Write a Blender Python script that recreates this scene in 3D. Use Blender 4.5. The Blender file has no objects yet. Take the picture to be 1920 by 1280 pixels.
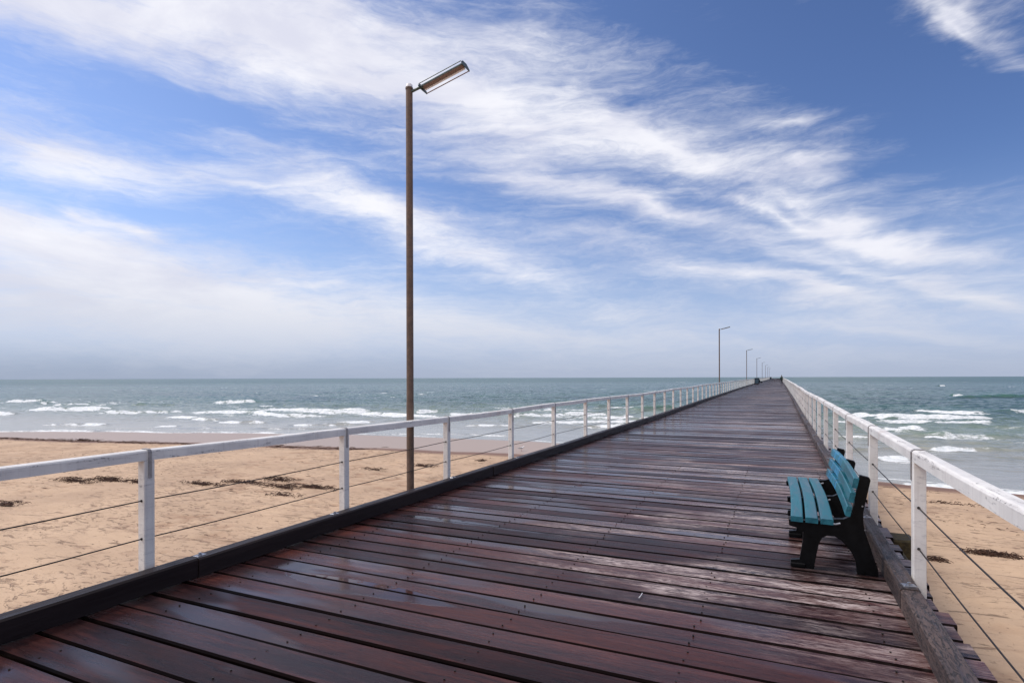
import bpy, bmesh, math, random
import numpy as np
from mathutils import Matrix, Vector
random.seed(7)
rs = np.random.RandomState(11)
sc = bpy.context.scene
COL = sc.collection
R = math.radians

# ------------------------------------------------------------------ camera
F = 1083.0                      # focal length in photo pixels (1920 wide)
TH = math.atan(501 / F)         # the jetty runs this far to the right of the view
WATER, DECK, EYE = 0.0, 3.40, 5.10
cam = bpy.data.cameras.new('camera'); cam_o = bpy.data.objects.new('camera', cam); COL.objects.link(cam_o)
cam.sensor_width = 36; cam.lens = F / 1920 * 36; cam.shift_y = 68 / 1920
cam.clip_start = 0.05; cam.clip_end = 60000
cam_o.matrix_world = Matrix.Translation((0, 0, EYE)) @ Matrix.Rotation(TH, 4, 'Z') @ Matrix.Rotation(R(90), 4, 'X') @ Matrix.Rotation(R(-0.167), 4, 'Z')
sc.camera = cam_o

# ------------------------------------------------------------------ light
SUN_EL, SUN_ROT = 52, -105       # sun to the left of the jetty, behind thin cloud
sc.view_settings.view_transform = 'Standard'
sc.view_settings.look = 'None'
sc.view_settings.exposure = 0.12
sc.view_settings.gamma = 1
sun = bpy.data.lights.new('sun', 'SUN'); sun.energy = 2.3; sun.angle = R(14); sun.color = (1.0, 0.93, 0.85)
sun_o = bpy.data.objects.new('sun', sun); COL.objects.link(sun_o)
sd = Vector((math.sin(R(SUN_ROT)) * math.cos(R(SUN_EL)), math.cos(R(SUN_ROT)) * math.cos(R(SUN_EL)), math.sin(R(SUN_EL))))
sun_o.rotation_euler = sd.to_track_quat('Z', 'Y').to_euler(); sun_o.location = (0, 0, 60)

class NT:
    """small helper for building node trees"""
    def __init__(s, tree): s.t = tree; s.n = tree.nodes; s.l = tree.links
    def node(s, typ, **kw):
        n = s.n.new(typ)
        for k, v in kw.items(): setattr(n, k, v)
        return n
    def link(s, a, b): s.l.new(a, b)
    def val(s, sock, v):
        if hasattr(v, 'is_output') or isinstance(v, bpy.types.NodeSocket): s.l.new(v, sock)
        else: sock.default_value = v
    def math(s, op, a, b=0.0, c=0.0, clamp=False):
        n = s.n.new('ShaderNodeMath'); n.operation = op; n.use_clamp = clamp
        s.val(n.inputs[0], a); s.val(n.inputs[1], b); s.val(n.inputs[2], c)
        return n.outputs[0]
    def mix(s, f, a, b, mode='MIX'):
        n = s.n.new('ShaderNodeMix'); n.data_type = 'RGBA'; n.blend_type = mode; n.clamp_factor = True
        s.val(n.inputs[0], f)
        for i, v in ((6, a), (7, b)):
            if isinstance(v, tuple) and len(v) == 3: v = v + (1,)
            s.val(n.inputs[i], v)
        return n.outputs[2]
    def mapr(s, v, a, b, c=0.0, d=1.0, smooth=True):
        n = s.n.new('ShaderNodeMapRange'); n.clamp = True
        if smooth: n.interpolation_type = 'SMOOTHSTEP'
        s.val(n.inputs[0], v)
        for i, q in enumerate((a, b, c, d)): s.val(n.inputs[1 + i], q)
        return n.outputs[0]
    def noise(s, vec, scale, detail=4, rough=0.55, dist=0.0, col=False):
        n = s.n.new('ShaderNodeTexNoise'); n.inputs['Scale'].default_value = scale
        n.inputs['Detail'].default_value = detail; n.inputs['Roughness'].default_value = rough
        n.inputs['Distortion'].default_value = dist
        s.l.new(vec, n.inputs['Vector'])
        return n.outputs[1 if col else 0]
    def mapping(s, vec, loc=(0, 0, 0), rot=(0, 0, 0), scale=(1, 1, 1), typ='POINT'):
        n = s.n.new('ShaderNodeMapping'); n.vector_type = typ
        n.inputs['Location'].default_value = loc; n.inputs['Rotation'].default_value = rot; n.inputs['Scale'].default_value = scale
        s.l.new(vec, n.inputs['Vector']); return n.outputs[0]
    def ramp(s, f, stops):
        n = s.n.new('ShaderNodeValToRGB'); s.val(n.inputs[0], f)
        e = n.color_ramp.elements
        while len(e) < len(stops): e.new(0.5)
        for i, (p, c) in enumerate(stops):
            e[i].position = p; e[i].color = tuple(c) + (1,)
        return n.outputs[0]
    def bump(s, h, strength, dist, normal=None):
        n = s.n.new('ShaderNodeBump'); n.inputs['Strength'].default_value = strength; n.inputs['Distance'].default_value = dist
        s.l.new(h, n.inputs['Height'])
        if normal: s.l.new(normal, n.inputs['Normal'])
        return n.outputs[0]

# ------------------------------------------------------------------ sky: Nishita blue with cirrus streaks fixed on the dome
world = bpy.data.worlds.new('World'); sc.world = world; world.use_nodes = True
w = NT(world.node_tree); w.n.clear()
sky = w.node('ShaderNodeTexSky'); sky.sky_type = 'NISHITA'; sky.sun_disc = False
sky.sun_elevation = R(SUN_EL); sky.sun_rotation = R(SUN_ROT); sky.air_density = 1.0; sky.dust_density = 0.6; sky.ozone_density = 2.2
tc = w.node('ShaderNodeTexCoord'); sep = w.node('ShaderNodeSeparateXYZ'); w.link(tc.outputs['Generated'], sep.inputs[0])
az = w.math('ARCTAN2', sep.outputs[0], sep.outputs[1]); el = w.math('ARCSINE', sep.outputs[2])
cmb = w.node('ShaderNodeCombineXYZ'); w.link(az, cmb.inputs[0]); w.link(el, cmb.inputs[1])
def azel(px, py):
    u = (px - 960) / F; v = (708 - py) / F
    return math.atan2(u, 1) - TH, math.asin(v / math.sqrt(1 + u * u + v * v))
warp = w.noise(w.mapping(cmb.outputs[0], rot=(0, 0, R(14)), scale=(1.5, 3.5, 1)), 2.0, 5, 0.6, 0.3, True)
wv = w.node('ShaderNodeVectorMath', operation='SUBTRACT'); w.link(warp, wv.inputs[0]); wv.inputs[1].default_value = (.5, .5, .5)
wm = w.node('ShaderNodeVectorMath', operation='MULTIPLY'); w.link(wv.outputs[0], wm.inputs[0]); wm.inputs[1].default_value = (.24, .11, 0)
wa = w.node('ShaderNodeVectorMath', operation='ADD'); w.link(wm.outputs[0], wa.inputs[0]); w.link(cmb.outputs[0], wa.inputs[1])
SV = wa.outputs[0]
BL = [  # centre x, y, half length, half thickness, downward slope (deg), weight : cloud banks read off the sky
 (500, 70, 760, 170, 11, 1.05), (130, 10, 520, 110, 6, .7), (900, 190, 600, 150, 19, .84), (1290, 275, 500, 85, 19, .78), (1000, 60, 330, 110, 8, .4),
 (1520, 325, 200, 50, 17, .35), (1830, 40, 340, 55, 30, .62), (1500, 235, 200, 45, 10, .25),
 (120, 285, 480, 90, 12, .9), (480, 345, 420, 60, 14, .3), (740, 400, 420, 75, 18, .8), (10, 430, 380, 80, 15, .6), (250, 500, 620, 140, 12, .95), (60, 560, 500, 120, 4, .5), (620, 520, 420, 70, 12, .4),
 (420, 610, 1000, 120, 4, .85), (1000, 620, 800, 70, 6, .5), (1220, 390, 620, 60, 15, .65), (1700, 460, 520, 70, 15, .65),
 (1560, 555, 330, 40, 14, .5), (1850, 570, 260, 50, 14, .6), (1180, 590, 420, 40, 6, .35), (1500, 670, 900, 40, 2, .3), (130, 660, 500, 30, 2, .25),
 (1350, 520, 700, 60, 12, .5), (1650, 620, 600, 40, 5, .55), (1640, 520, 420, 34, 15, .4), (1330, 640, 500, 26, 4, .4), (1560, 400, 420, 36, 19, .35), (950, 500, 500, 50, 14, .4), (1450, 400, 420, 30, 17, .5), (950, 330, 420, 60, 15, .35), (480, 260, 500, 50, 14, .3),
 (172, 392, 60, 34, 40, .45), (275, 420, 70, 36, 10, .45), (215, 405, 80, 26, 15, .3),
 (330, 190, 420, 45, 13, -.5), (1640, 120, 520, 170, 20, -1.0), (1750, 290, 300, 100, 10, -.35), (330, 400, 300, 40, 14, -.25), (1300, 60, 260, 80, 25, -.35),
]
acc = None
for (cx, cy, L, T, sl, wt) in BL:
    c0 = azel(cx, cy); ca, sa = math.cos(R(sl)), math.sin(R(sl))
    p1 = azel(cx + 60 * ca, cy + 60 * sa); p2 = azel(cx - 60 * sa, cy + 60 * ca)
    d1 = (p1[0] - c0[0], p1[1] - c0[1]); k1 = math.hypot(*d1) / 60; k2 = math.hypot(p2[0] - c0[0], p2[1] - c0[1]) / 60
    m = w.mapping(SV, loc=(c0[0], c0[1], 0), rot=(0, 0, math.atan2(d1[1], d1[0])), scale=(L * k1, T * k2, 1), typ='TEXTURE')
    g = w.node('ShaderNodeTexGradient', gradient_type='QUADRATIC_SPHERE'); w.link(m, g.inputs[0])
    acc = w.math('MULTIPLY_ADD', g.outputs[1], wt * 1.25, acc if acc is not None else 0.0)
n_st = w.noise(w.mapping(SV, rot=(0, 0, R(17)), scale=(2.0, 17, 1)), 1.0, 9, 0.62, 0.5)
n_fi = w.noise(w.mapping(SV, rot=(0, 0, R(24)), scale=(5, 46, 1)), 1.0, 9, 0.7, 0.5)
n_f2 = w.noise(w.mapping(cmb.outputs[0], rot=(0, 0, R(13)), scale=(7, 30, 1)), 1.6, 9, 0.72, 1.2)
n_lo = w.noise(w.mapping(cmb.outputs[0], rot=(0, 0, R(12)), scale=(2.2, 6, 1)), 1.3, 6, 0.6, 0.5)
dens = w.math('MULTIPLY', acc, w.math('MULTIPLY_ADD', n_st, 1.3, 0.36))
dens = w.math('ADD', dens, w.math('MULTIPLY_ADD', n_st, 0.75, -0.385))
dens = w.math('ADD', dens, w.math('MULTIPLY_ADD', n_fi, 0.72, -0.35))
dens = w.math('ADD', dens, w.math('MULTIPLY_ADD', n_f2, 0.70, -0.34))
dens = w.math('ADD', dens, w.math('MULTIPLY_ADD', n_lo, 0.5, -0.21))
over = w.mapr(el, .62, 1.0, 0, .9)            # unseen white cloud added overhead to whiten the scene light
dens = w.math('ADD', dens, over)
back = w.mapr(sep.outputs[1], -.15, -.7, 0, .7); dens = w.math('ADD', dens, back)  # more unseen cloud added behind the camera, also whitening the light
cl = w.mapr(dens, -0.16, 1.05)
skys = w.mix(1.0, sky.outputs[0], w.mix(w.mapr(az, -1.15, .35), (0.114, 0.118, 0.142), (0.068, 0.078, 0.106)), 'MULTIPLY')
# paler, greyer air towards the horizon
hz = w.mapr(el, 0.0, 0.34, 1.0, 0.0)
hzl = w.mix(w.mapr(az, -1.2, -.2), (0.29, 0.36, 0.50), (0.40, 0.46, 0.60))
hzc = w.mix(w.mapr(el, 0.0, 0.08), hzl, (0.44, 0.53, 0.74))
skyb = w.mix(w.math('MULTIPLY', w.math('POWER', hz, 1.5), 0.92), skys, hzc)
cc = w.mix(w.mapr(n_lo, 0.35, 0.65), (0.70, 0.71, 0.82), (0.90, 0.90, 0.95))
cc = w.mix(w.mapr(el, 0.0, 0.22), (0.58, 0.61, 0.70), cc)
cl2 = w.math('MULTIPLY', cl, w.mapr(el, 0.0, 0.11, 0.45, 0.97))
out = w.mix(cl2, skyb, cc)
bg = w.node('ShaderNodeBackground'); w.link(out, bg.inputs[0]); bg.inputs[1].default_value = 1.0
wo = w.node('ShaderNodeOutputWorld'); w.link(bg.outputs[0], wo.inputs[0])

# ------------------------------------------------------------------ helpers
def tag(o, label=None, cat=None, group=None, kind=None):
    if label: o['label'] = label
    if cat: o['category'] = cat
    if group: o['group'] = group
    if kind: o['kind'] = kind
    return o
def empty(name, loc=(0, 0, 0), rz=0.0, parent=None):
    o = bpy.data.objects.new(name, None); COL.objects.link(o); o.empty_display_size = .2
    o.location = loc; o.rotation_euler = (0, 0, rz)
    if parent: o.parent = parent
    return o
class MB:
    def __init__(s): s.v = []; s.f = []; s.r = []; s.m = []
    def add(s, vs, fs, rnd=0.0, mi=0):
        b = len(s.v); s.v += [tuple(p) for p in vs]
        for q in fs: s.f.append([b + i for i in q]); s.r.append(rnd); s.m.append(mi)
    def box(s, a, b, rnd=0.0, mi=0, ch=0.0):
        (x0, y0, z0), (x1, y1, z1) = a, b
        if ch <= 0:
            s.add([(x0,y0,z0),(x1,y0,z0),(x1,y1,z0),(x0,y1,z0),(x0,y0,z1),(x1,y0,z1),(x1,y1,z1),(x0,y1,z1)],
                  [(3,2,1,0),(4,5,6,7),(0,1,5,4),(1,2,6,5),(2,3,7,6),(3,0,4,7)], rnd, mi)
        else:   # box with chamfered edges
            bm = bmesh.new(); bmesh.ops.create_cube(bm, size=1)
            for v in bm.verts:
                v.co.x = x0 if v.co.x < 0 else x1; v.co.y = y0 if v.co.y < 0 else y1; v.co.z = z0 if v.co.z < 0 else z1
            bmesh.ops.bevel(bm, geom=bm.edges[:], offset=ch, segments=1, affect='EDGES')
            bm.verts.ensure_lookup_table(); bm.verts.index_update()
            s.add([v.co[:] for v in bm.verts], [[v.index for v in f.verts] for f in bm.faces], rnd, mi); bm.free()
    def sweep(s, prof, frames, rnd=0.0, mi=0, caps=True):
        """prof: list of 2D points; frames: list of (origin, ux, uz) -> origin + p0*ux + p1*uz"""
        n = len(prof); vs = []
        for (o, ux, uz) in frames:
            for (p, q) in prof: vs.append((o[0]+p*ux[0]+q*uz[0], o[1]+p*ux[1]+q*uz[1], o[2]+p*ux[2]+q*uz[2]))
        fs = []
        for k in range(len(frames) - 1):
            for i in range(n):
                j = (i + 1) % n; fs.append((k*n+i, k*n+j, (k+1)*n+j, (k+1)*n+i))
        if caps: fs.append(tuple(range(n))[::-1]); fs.append(tuple((len(frames)-1)*n+i for i in range(n)))
        s.add(vs, fs, rnd, mi)
    def tube(s, pts, r, n=8, rnd=0.0, mi=0, caps=True):
        fr = []
        for i, p in enumerate(pts):
            p = Vector(p); a = Vector(pts[max(0, i-1)]); b = Vector(pts[min(len(pts)-1, i+1)]); t = (b - a).normalized()
            up = Vector((0, 0, 1)) if abs(t.z) < .9 else Vector((0, 1, 0))
            ux = t.cross(up).normalized(); uz = ux.cross(t).normalized()
            rr = r[i] if isinstance(r, (list, tuple)) else r
            fr.append((p, ux * rr, uz * rr))
        s.sweep([(math.cos(2*math.pi*k/n), math.sin(2*math.pi*k/n)) for k in range(n)], fr, rnd, mi, caps)
    def build(s, name, mats, parent=None, smooth=False):
        me = bpy.data.meshes.new(name); me.from_pydata(s.v, [], s.f)
        at = me.attributes.new('rnd', 'FLOAT', 'FACE'); at.data.foreach_set('value', np.array(s.r, dtype=np.float32))
        for m in (mats if isinstance(mats, (list, tuple)) else [mats]): me.materials.append(m)
        me.polygons.foreach_set('material_index', s.m)
        bm = bmesh.new(); bm.from_mesh(me); bmesh.ops.recalc_face_normals(bm, faces=bm.faces); bm.to_mesh(me); bm.free()
        if smooth:
            me.polygons.foreach_set('use_smooth', [True] * len(me.polygons))
            try: me.set_sharp_from_angle(angle=R(40))
            except Exception: pass
        o = bpy.data.objects.new(name, me); COL.objects.link(o)
        if parent: o.parent = parent
        return o
def copy_tree(o, parent=None):
    c = o.copy(); COL.objects.link(c)
    if parent: c.parent = parent
    for ch in [q for q in bpy.data.objects if q.parent == o]: copy_tree(ch, c)
    return c
def mat(name):
    m = bpy.data.materials.new(name); m.use_nodes = True
    t = NT(m.node_tree); b = t.n['Principled BSDF']; return m, t, b
def simple(name, col, rough=.5, metal=0, spec=.5, bumpy=0.0, var=0.25, scale=18):
    m, t, b = mat(name); tc = t.node('ShaderNodeTexCoord')
    n = t.noise(tc.outputs['Object'], scale, 5, .6)
    t.link(t.mix(t.mapr(n, .3, .7), tuple(c*(1-var) for c in col), tuple(min(1, c*(1+var)) for c in col)), b.inputs['Base Color'])
    t.link(t.mapr(n, .3, .7, rough*.8, min(1, rough*1.2)), b.inputs['Roughness'])
    b.inputs['Metallic'].default_value = metal; b.inputs['Specular IOR Level'].default_value = spec
    if bumpy: t.link(t.bump(n, bumpy, .01), b.inputs['Normal'])
    return m
# the deck rises slightly along the jetty
PA = [-60, 0, 25, 32, 45, 55, 75, 100, 165, 300, 485, 700]
PZ = [-.02, 0, .01, .04, .10, .12, .19, .24, .30, .46, .62, .7]
def zd(a): return DECK + float(np.interp(a, PA, PZ))
def jit(s): return random.uniform(-s, s)

# ------------------------------------------------------------------ materials
def wood_material(name, kind):
    m, t, b = mat(name); tc = t.node('ShaderNodeTexCoord'); P = tc.outputs['Object']
    at = t.node('ShaderNodeAttribute'); at.attribute_name = 'rnd'; rnd = at.outputs['Fac']
    sp = t.node('ShaderNodeSeparateXYZ'); t.link(P, sp.inputs[0])
    off = t.node('ShaderNodeCombineXYZ'); t.link(t.math('MULTIPLY', rnd, 37.0), off.inputs[0]); t.link(t.math('MULTIPLY', rnd, 11.0), off.inputs[2])
    va = t.node('ShaderNodeVectorMath', operation='ADD'); t.link(P, va.inputs[0]); t.link(off.outputs[0], va.inputs[1]); Q = va.outputs[0]
    if kind == 'deck': S1, S2, S3 = (2.2, 26, 26), (.8, 4.5, 3), (14, 110, 60)
    else: S1, S2, S3 = (26, 1.3, 26), (4.5, .6, 3), (110, 6, 110)
    g1 = t.noise(t.mapping(Q, scale=S1), 1.0, 8, .68, .6)
    g2 = t.noise(t.mapping(Q, scale=S2), 1.0, 5, .6, .8)
    g3 = t.noise(t.mapping(Q, scale=S3), 1.0, 4, .7, .2)
    lo = t.noise(P, 0.42, 4, .6)                       # broad wet / dry areas
    if kind == 'deck':
        base = t.ramp(t.math('ADD', t.math('MULTIPLY_ADD', g3, .34, -.17), t.math('MULTIPLY_ADD', g1, .55, t.math('MULTIPLY_ADD', rnd, .22, t.math('MULTIPLY_ADD', g2, .50, -.13)))),
            [(.22, (.006, .0035, .004)), (.40, (.024, .009, .009)), (.56, (.060, .019, .016)), (.80, (.135, .044, .030))])
    else:
        base = t.ramp(t.math('MULTIPLY_ADD', g1, .6, t.math('MULTIPLY_ADD', rnd, .2, t.math('MULTIPLY', g2, .25))),
            [(.25, (.012, .008, .009)), (.5, (.035, .024, .024)), (.75, (.085, .058, .054))])
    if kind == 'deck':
        # worn, dried, greyish fibres; the pale middle band also paints in sky sheen
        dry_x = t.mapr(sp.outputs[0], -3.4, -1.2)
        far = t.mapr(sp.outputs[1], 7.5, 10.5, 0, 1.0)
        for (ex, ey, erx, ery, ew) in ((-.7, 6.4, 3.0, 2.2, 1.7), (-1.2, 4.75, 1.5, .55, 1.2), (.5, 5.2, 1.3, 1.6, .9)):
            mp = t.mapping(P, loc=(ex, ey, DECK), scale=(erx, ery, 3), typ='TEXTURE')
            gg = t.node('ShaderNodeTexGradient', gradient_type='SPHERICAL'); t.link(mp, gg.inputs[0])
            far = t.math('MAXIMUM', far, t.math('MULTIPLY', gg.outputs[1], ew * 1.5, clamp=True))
        wear_sheen = t.math('MULTIPLY', t.mapr(t.math('ADD', lo, t.math('MULTIPLY_ADD', rnd, .22, -.11)), .41, .57), t.math('MULTIPLY', dry_x, far))
        edge = t.mapr(sp.outputs[0], .0, .8); wear_sheen = t.math('MAXIMUM', wear_sheen, t.math('MULTIPLY', edge, t.mapr(g2, .35, .65, .05, .6)))
        wear_sheen = t.math('MULTIPLY', wear_sheen, t.mapr(t.noise(t.mapping(Q, scale=(1.1, 5, 1)), 1.0, 4, .6, .5), .38, .62, .15, 1.0))
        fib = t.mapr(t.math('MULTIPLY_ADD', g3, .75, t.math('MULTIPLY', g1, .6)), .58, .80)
        k = t.math('MULTIPLY', wear_sheen, fib)
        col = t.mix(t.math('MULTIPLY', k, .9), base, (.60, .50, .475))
        # standing water: smooth film on the left and along some boards
        pn = t.noise(t.mapping(Q, scale=(.45, 1.6, 1)), 1.0, 3, .5, .3)
        wet_l = t.mapr(sp.outputs[0], -1.2, -3.6, 0, .10)
        pud = t.mapr(t.math('ADD', t.math('ADD', pn, wet_l), t.math('MULTIPLY_ADD', rnd, .16, -.08)), .60, .68)
        pud = t.math('MULTIPLY', pud, t.math('SUBTRACT', 1.0, t.mapr(k, .1, .4)))
        isl = t.noise(P, 7.5, 3, .5, .6); real = None       # a few deeper puddles, with wood standing out of them
        for (ex, ey, erx, ery) in ((-3.05, 3.74, 1.15, .17), (-3.6, 5.93, .95, .13), (-2.2, 8.6, 1.2, .16), (-.6, 6.5, .8, .12)):
            mp = t.mapping(P, loc=(ex, ey, DECK), scale=(erx, ery, 3), typ='TEXTURE')
            gg = t.node('ShaderNodeTexGradient', gradient_type='SPHERICAL'); t.link(mp, gg.inputs[0])
            real = gg.outputs[1] if real is None else t.math('MAXIMUM', real, gg.outputs[1])
        real = t.mapr(t.math('ADD', real, t.math('MULTIPLY_ADD', g2, .5, -.25)), .22, .30)
        real = t.math('MULTIPLY', real, t.mapr(isl, .60, .63, 1.0, 0.0))
        pud = t.math('MAXIMUM', pud, real)
        col = t.mix(t.math('MULTIPLY', pud, .45), col, (.016, .013, .016))
        rgh = t.math('MULTIPLY_ADD', g1, .5, t.math('MULTIPLY_ADD', lo, -.18, .18)); rgh = t.math('MAXIMUM', rgh, .13)
        rgh = t.math('ADD', rgh, t.math('MULTIPLY', k, .25))
        rf = t.node('ShaderNodeMix'); t.link(pud, rf.inputs[0]); t.link(rgh, rf.inputs[2]); rf.inputs[3].default_value = .27
        gloss = t.math('FRACT', t.math('MULTIPLY', rnd, 7.31))
        t.link(t.math('MAXIMUM', t.math('SUBTRACT', rf.outputs[0], t.math('MULTIPLY_ADD', real, .12, t.math('MULTIPLY', t.math('GREATER_THAN', gloss, .72), .13))), .05), b.inputs['Roughness'])
        # nails in pairs where the boards cross the joists
        hgt = t.math('MULTIPLY_ADD', g1, .6, t.math('MULTIPLY', g3, .5))
        hgt = t.math('MULTIPLY', hgt, t.math('SUBTRACT', 1.0, t.math('MULTIPLY', pud, .97)))
        t.link(t.bump(hgt, .55, .006), b.inputs['Normal'])
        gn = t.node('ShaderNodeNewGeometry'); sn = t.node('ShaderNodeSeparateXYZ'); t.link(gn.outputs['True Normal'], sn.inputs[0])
        side = t.mapr(t.math('ABSOLUTE', sn.outputs[1]), .2, .5)              # shade of the joints painted onto board sides and chamfers
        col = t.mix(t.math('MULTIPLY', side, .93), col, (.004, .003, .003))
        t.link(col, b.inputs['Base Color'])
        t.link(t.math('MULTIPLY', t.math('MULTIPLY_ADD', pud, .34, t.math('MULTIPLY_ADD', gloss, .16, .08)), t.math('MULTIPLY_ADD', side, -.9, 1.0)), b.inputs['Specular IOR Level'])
    else:
        hgt = t.math('MULTIPLY_ADD', g1, .7, t.math('MULTIPLY', g3, .4))
        if kind == 'kerb_wet':
            fib = t.mapr(t.math('MULTIPLY_ADD', g3, .6, t.math('MULTIPLY', g2, .5)), .64, .86)
            col = t.mix(t.math('MULTIPLY', fib, .30), t.mix(.5, base, (.008, .005, .005)), (.13, .09, .085))
            t.link(t.mapr(g1, .3, .7, .3, .62), b.inputs['Roughness']); b.inputs['Specular IOR Level'].default_value = .16
        else:
            crk = t.noise(t.mapping(Q, scale=(26, 7.0, 26)), 1.0, 8, .75, 2.6)
            fib = t.mapr(t.math('MULTIPLY_ADD', g3, .5, t.math('MULTIPLY', g2, .6)), .42, .72)
            col = t.mix(t.math('MULTIPLY', fib, .8), base, (.140, .094, .076))
            col = t.mix(t.mapr(crk, .49, .56, 0, .85), col, (.012, .009, .009))
            hgt = t.math('SUBTRACT', hgt, t.math('MULTIPLY', t.mapr(crk, .5, .62), .9))
            t.link(t.mapr(g1, .3, .7, .35, .75), b.inputs['Roughness'])
        t.link(col, b.inputs['Base Color']); t.link(t.bump(hgt, .7, .006), b.inputs['Normal'])
    return m
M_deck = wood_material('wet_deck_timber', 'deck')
M_kwet = wood_material('wet_kerb_timber', 'kerb_wet')
M_kdry = wood_material('weathered_kerb_timber', 'kerb_dry')

def paint_material(name, chips):
    m, t, b = mat(name); tc = t.node('ShaderNodeTexCoord'); P = tc.outputs['Object']
    geo = t.node('ShaderNodeNewGeometry')
    n1 = t.noise(P, 2.2, 6, .6); n2 = t.noise(t.mapping(P, scale=(9, 2.2, 26)), 1.0, 8, .7, .6); n3 = t.noise(P, 55, 4, .65)
    vs = t.noise(t.mapping(P, scale=(38, 38, 1.8)), 1.0, 5, .6)
    col = t.mix(t.mapr(n1, .35, .68), (.84, .81, .765), (.69, .66, .63))
    col = t.mix(t.mapr(vs, .52, .72, 0, .3), col, (.50, .45, .42))
    col = t.mix(t.mapr(n2, .50, .66, 0, .42), col, (.40, .385, .39))
    rs_ = t.math('MULTIPLY', t.mapr(t.noise(P, .9, 2, .5), .60, .68), t.mapr(t.noise(t.mapping(P, scale=(60, 60, 2.5)), 1.0, 3, .6), .5, .62))
    col = t.mix(t.math('MULTIPLY', rs_, .6), col, (.42, .20, .09))
    ch = t.math('MULTIPLY', t.mapr(n2, .60 - chips, .68 - chips), t.mapr(n3, .5, .6))
    col = t.mix(t.math('MULTIPLY', ch, .75), col, (.09, .08, .08))
    t.link(col, b.inputs['Base Color']); t.link(t.mapr(n2, .3, .7, .38, .62), b.inputs['Roughness'])
    t.link(t.bump(t.math('ADD', n2, t.math('MULTIPLY', ch, -1.0)), .35, .004), b.inputs['Normal'])
    return m
M_rail = paint_material('chipped_white_rail_paint', .055)
M_post = paint_material('white_post_paint', -.03)
M_strap = simple('painted_steel_strap', (.36, .33, .32), .4, .3, .5, .1, .2, 30)
M_rust = simple('rusty_steel', (.16, .075, .045), .65, .4, .5, .3, .5, 60)
M_cable = simple('dark_steel_cable', (.035, .028, .026), .5, .6, .5, .2, .3, 200)
M_bolt = simple('galvanised_bolt', (.34, .35, .38), .35, .85, .5, .1, .2, 60)
M_dark = simple('dark_wet_underdeck_timber', (.028, .022, .016), .7, 0, .3, .5, .5, 9)
M_moss = simple('mossy_timber', (.050, .038, .018), .8, 0, .3, .9, .6, 22)

# ------------------------------------------------------------------ noise in numpy
def vnoise(x, y, seed=0):
    xi = np.floor(x).astype(np.int64); yi = np.floor(y).astype(np.int64); fx = x - xi; fy = y - yi
    fx = fx*fx*(3-2*fx); fy = fy*fy*(3-2*fy)
    def h(i, j):
        n = (i * 374761393 + j * 668265263 + seed * 974634777) & 0xffffffff
        n = ((n ^ (n >> 13)) * 1274126177) & 0xffffffff
        return ((n ^ (n >> 16)) & 0xffff) / 65535.0
    return (h(xi, yi)*(1-fx)+h(xi+1, yi)*fx)*(1-fy) + (h(xi, yi+1)*(1-fx)+h(xi+1, yi+1)*fx)*fy
def fbm(x, y, seed=0, o=4):
    s = 0; a = .5; n = 0
    for k in range(o): s = s + a*vnoise(x*2**k + 17.3*k, y*2**k - 9.1*k, seed+k); n += a; a *= .5
    return s / n
def sstep(a, b, x):
    t = np.clip((x-a)/(b-a), 0, 1); return t*t*(3-2*t)

# ------------------------------------------------------------------ sand and sea
SX = [-400, -120, -70, -61, -31, -16, 4, 10, 60, 400]
SY = [5, 20, 24.5, 26.6, 32.6, 34.0, 32.3, 31.0, 29, 24]             # edge of the dry sand
WX = [-400, -120, -70, -39, -18, -8, 0, 4, 10, 60, 400]
WY = [10, 24, 31, 41.5, 43, 41, 36, 33.6, 31.9, 30, 25]               # edge of the water
def sand_z(x, y):
    S = np.interp(x, SX, SY) + (fbm(x*.13, y*0+3, 5, 3)-.5)*1.6; W = np.interp(x, WX, WY)
    z = np.where(y < S, .05 + (1-np.exp(-(S-y)/26))*1.25, 0)
    z = np.where((y >= S) & (y < W), .05 - .06*(y-S)/np.maximum(W-S, .5), z)
    z = np.where(y >= W, -.01 - np.minimum((y-W)*.035, 3.0), z)
    return z
def grid_mesh(name, X, Y, Z, material, attrs=None, smooth=True):
    r, c = X.shape; me = bpy.data.meshes.new(name)
    me.vertices.add(r*c); me.vertices.foreach_set('co', np.stack([X, Y, Z], -1).astype(np.float32).ravel())
    idx = np.arange(r*c).reshape(r, c)
    q = np.stack([idx[:-1, :-1], idx[:-1, 1:], idx[1:, 1:], idx[1:, :-1]], -1).reshape(-1, 4)
    nf = len(q); me.loops.add(nf*4); me.loops.foreach_set('vertex_index', q.ravel().astype(np.int32))
    me.polygons.add(nf); me.polygons.foreach_set('loop_start', (np.arange(nf)*4).astype(np.int32))
    try: me.polygons.foreach_set('loop_total', np.full(nf, 4, dtype=np.int32))
    except Exception: pass
    for k, v in (attrs or {}).items():
        a = me.attributes.new(k, 'FLOAT', 'POINT'); a.data.foreach_set('value', v.astype(np.float32).ravel())
    me.materials.append(material); me.update(calc_edges=True)
    if smooth: me.polygons.foreach_set('use_smooth', [True]*nf)
    o = bpy.data.objects.new(name, me); COL.objects.link(o); return o

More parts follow.
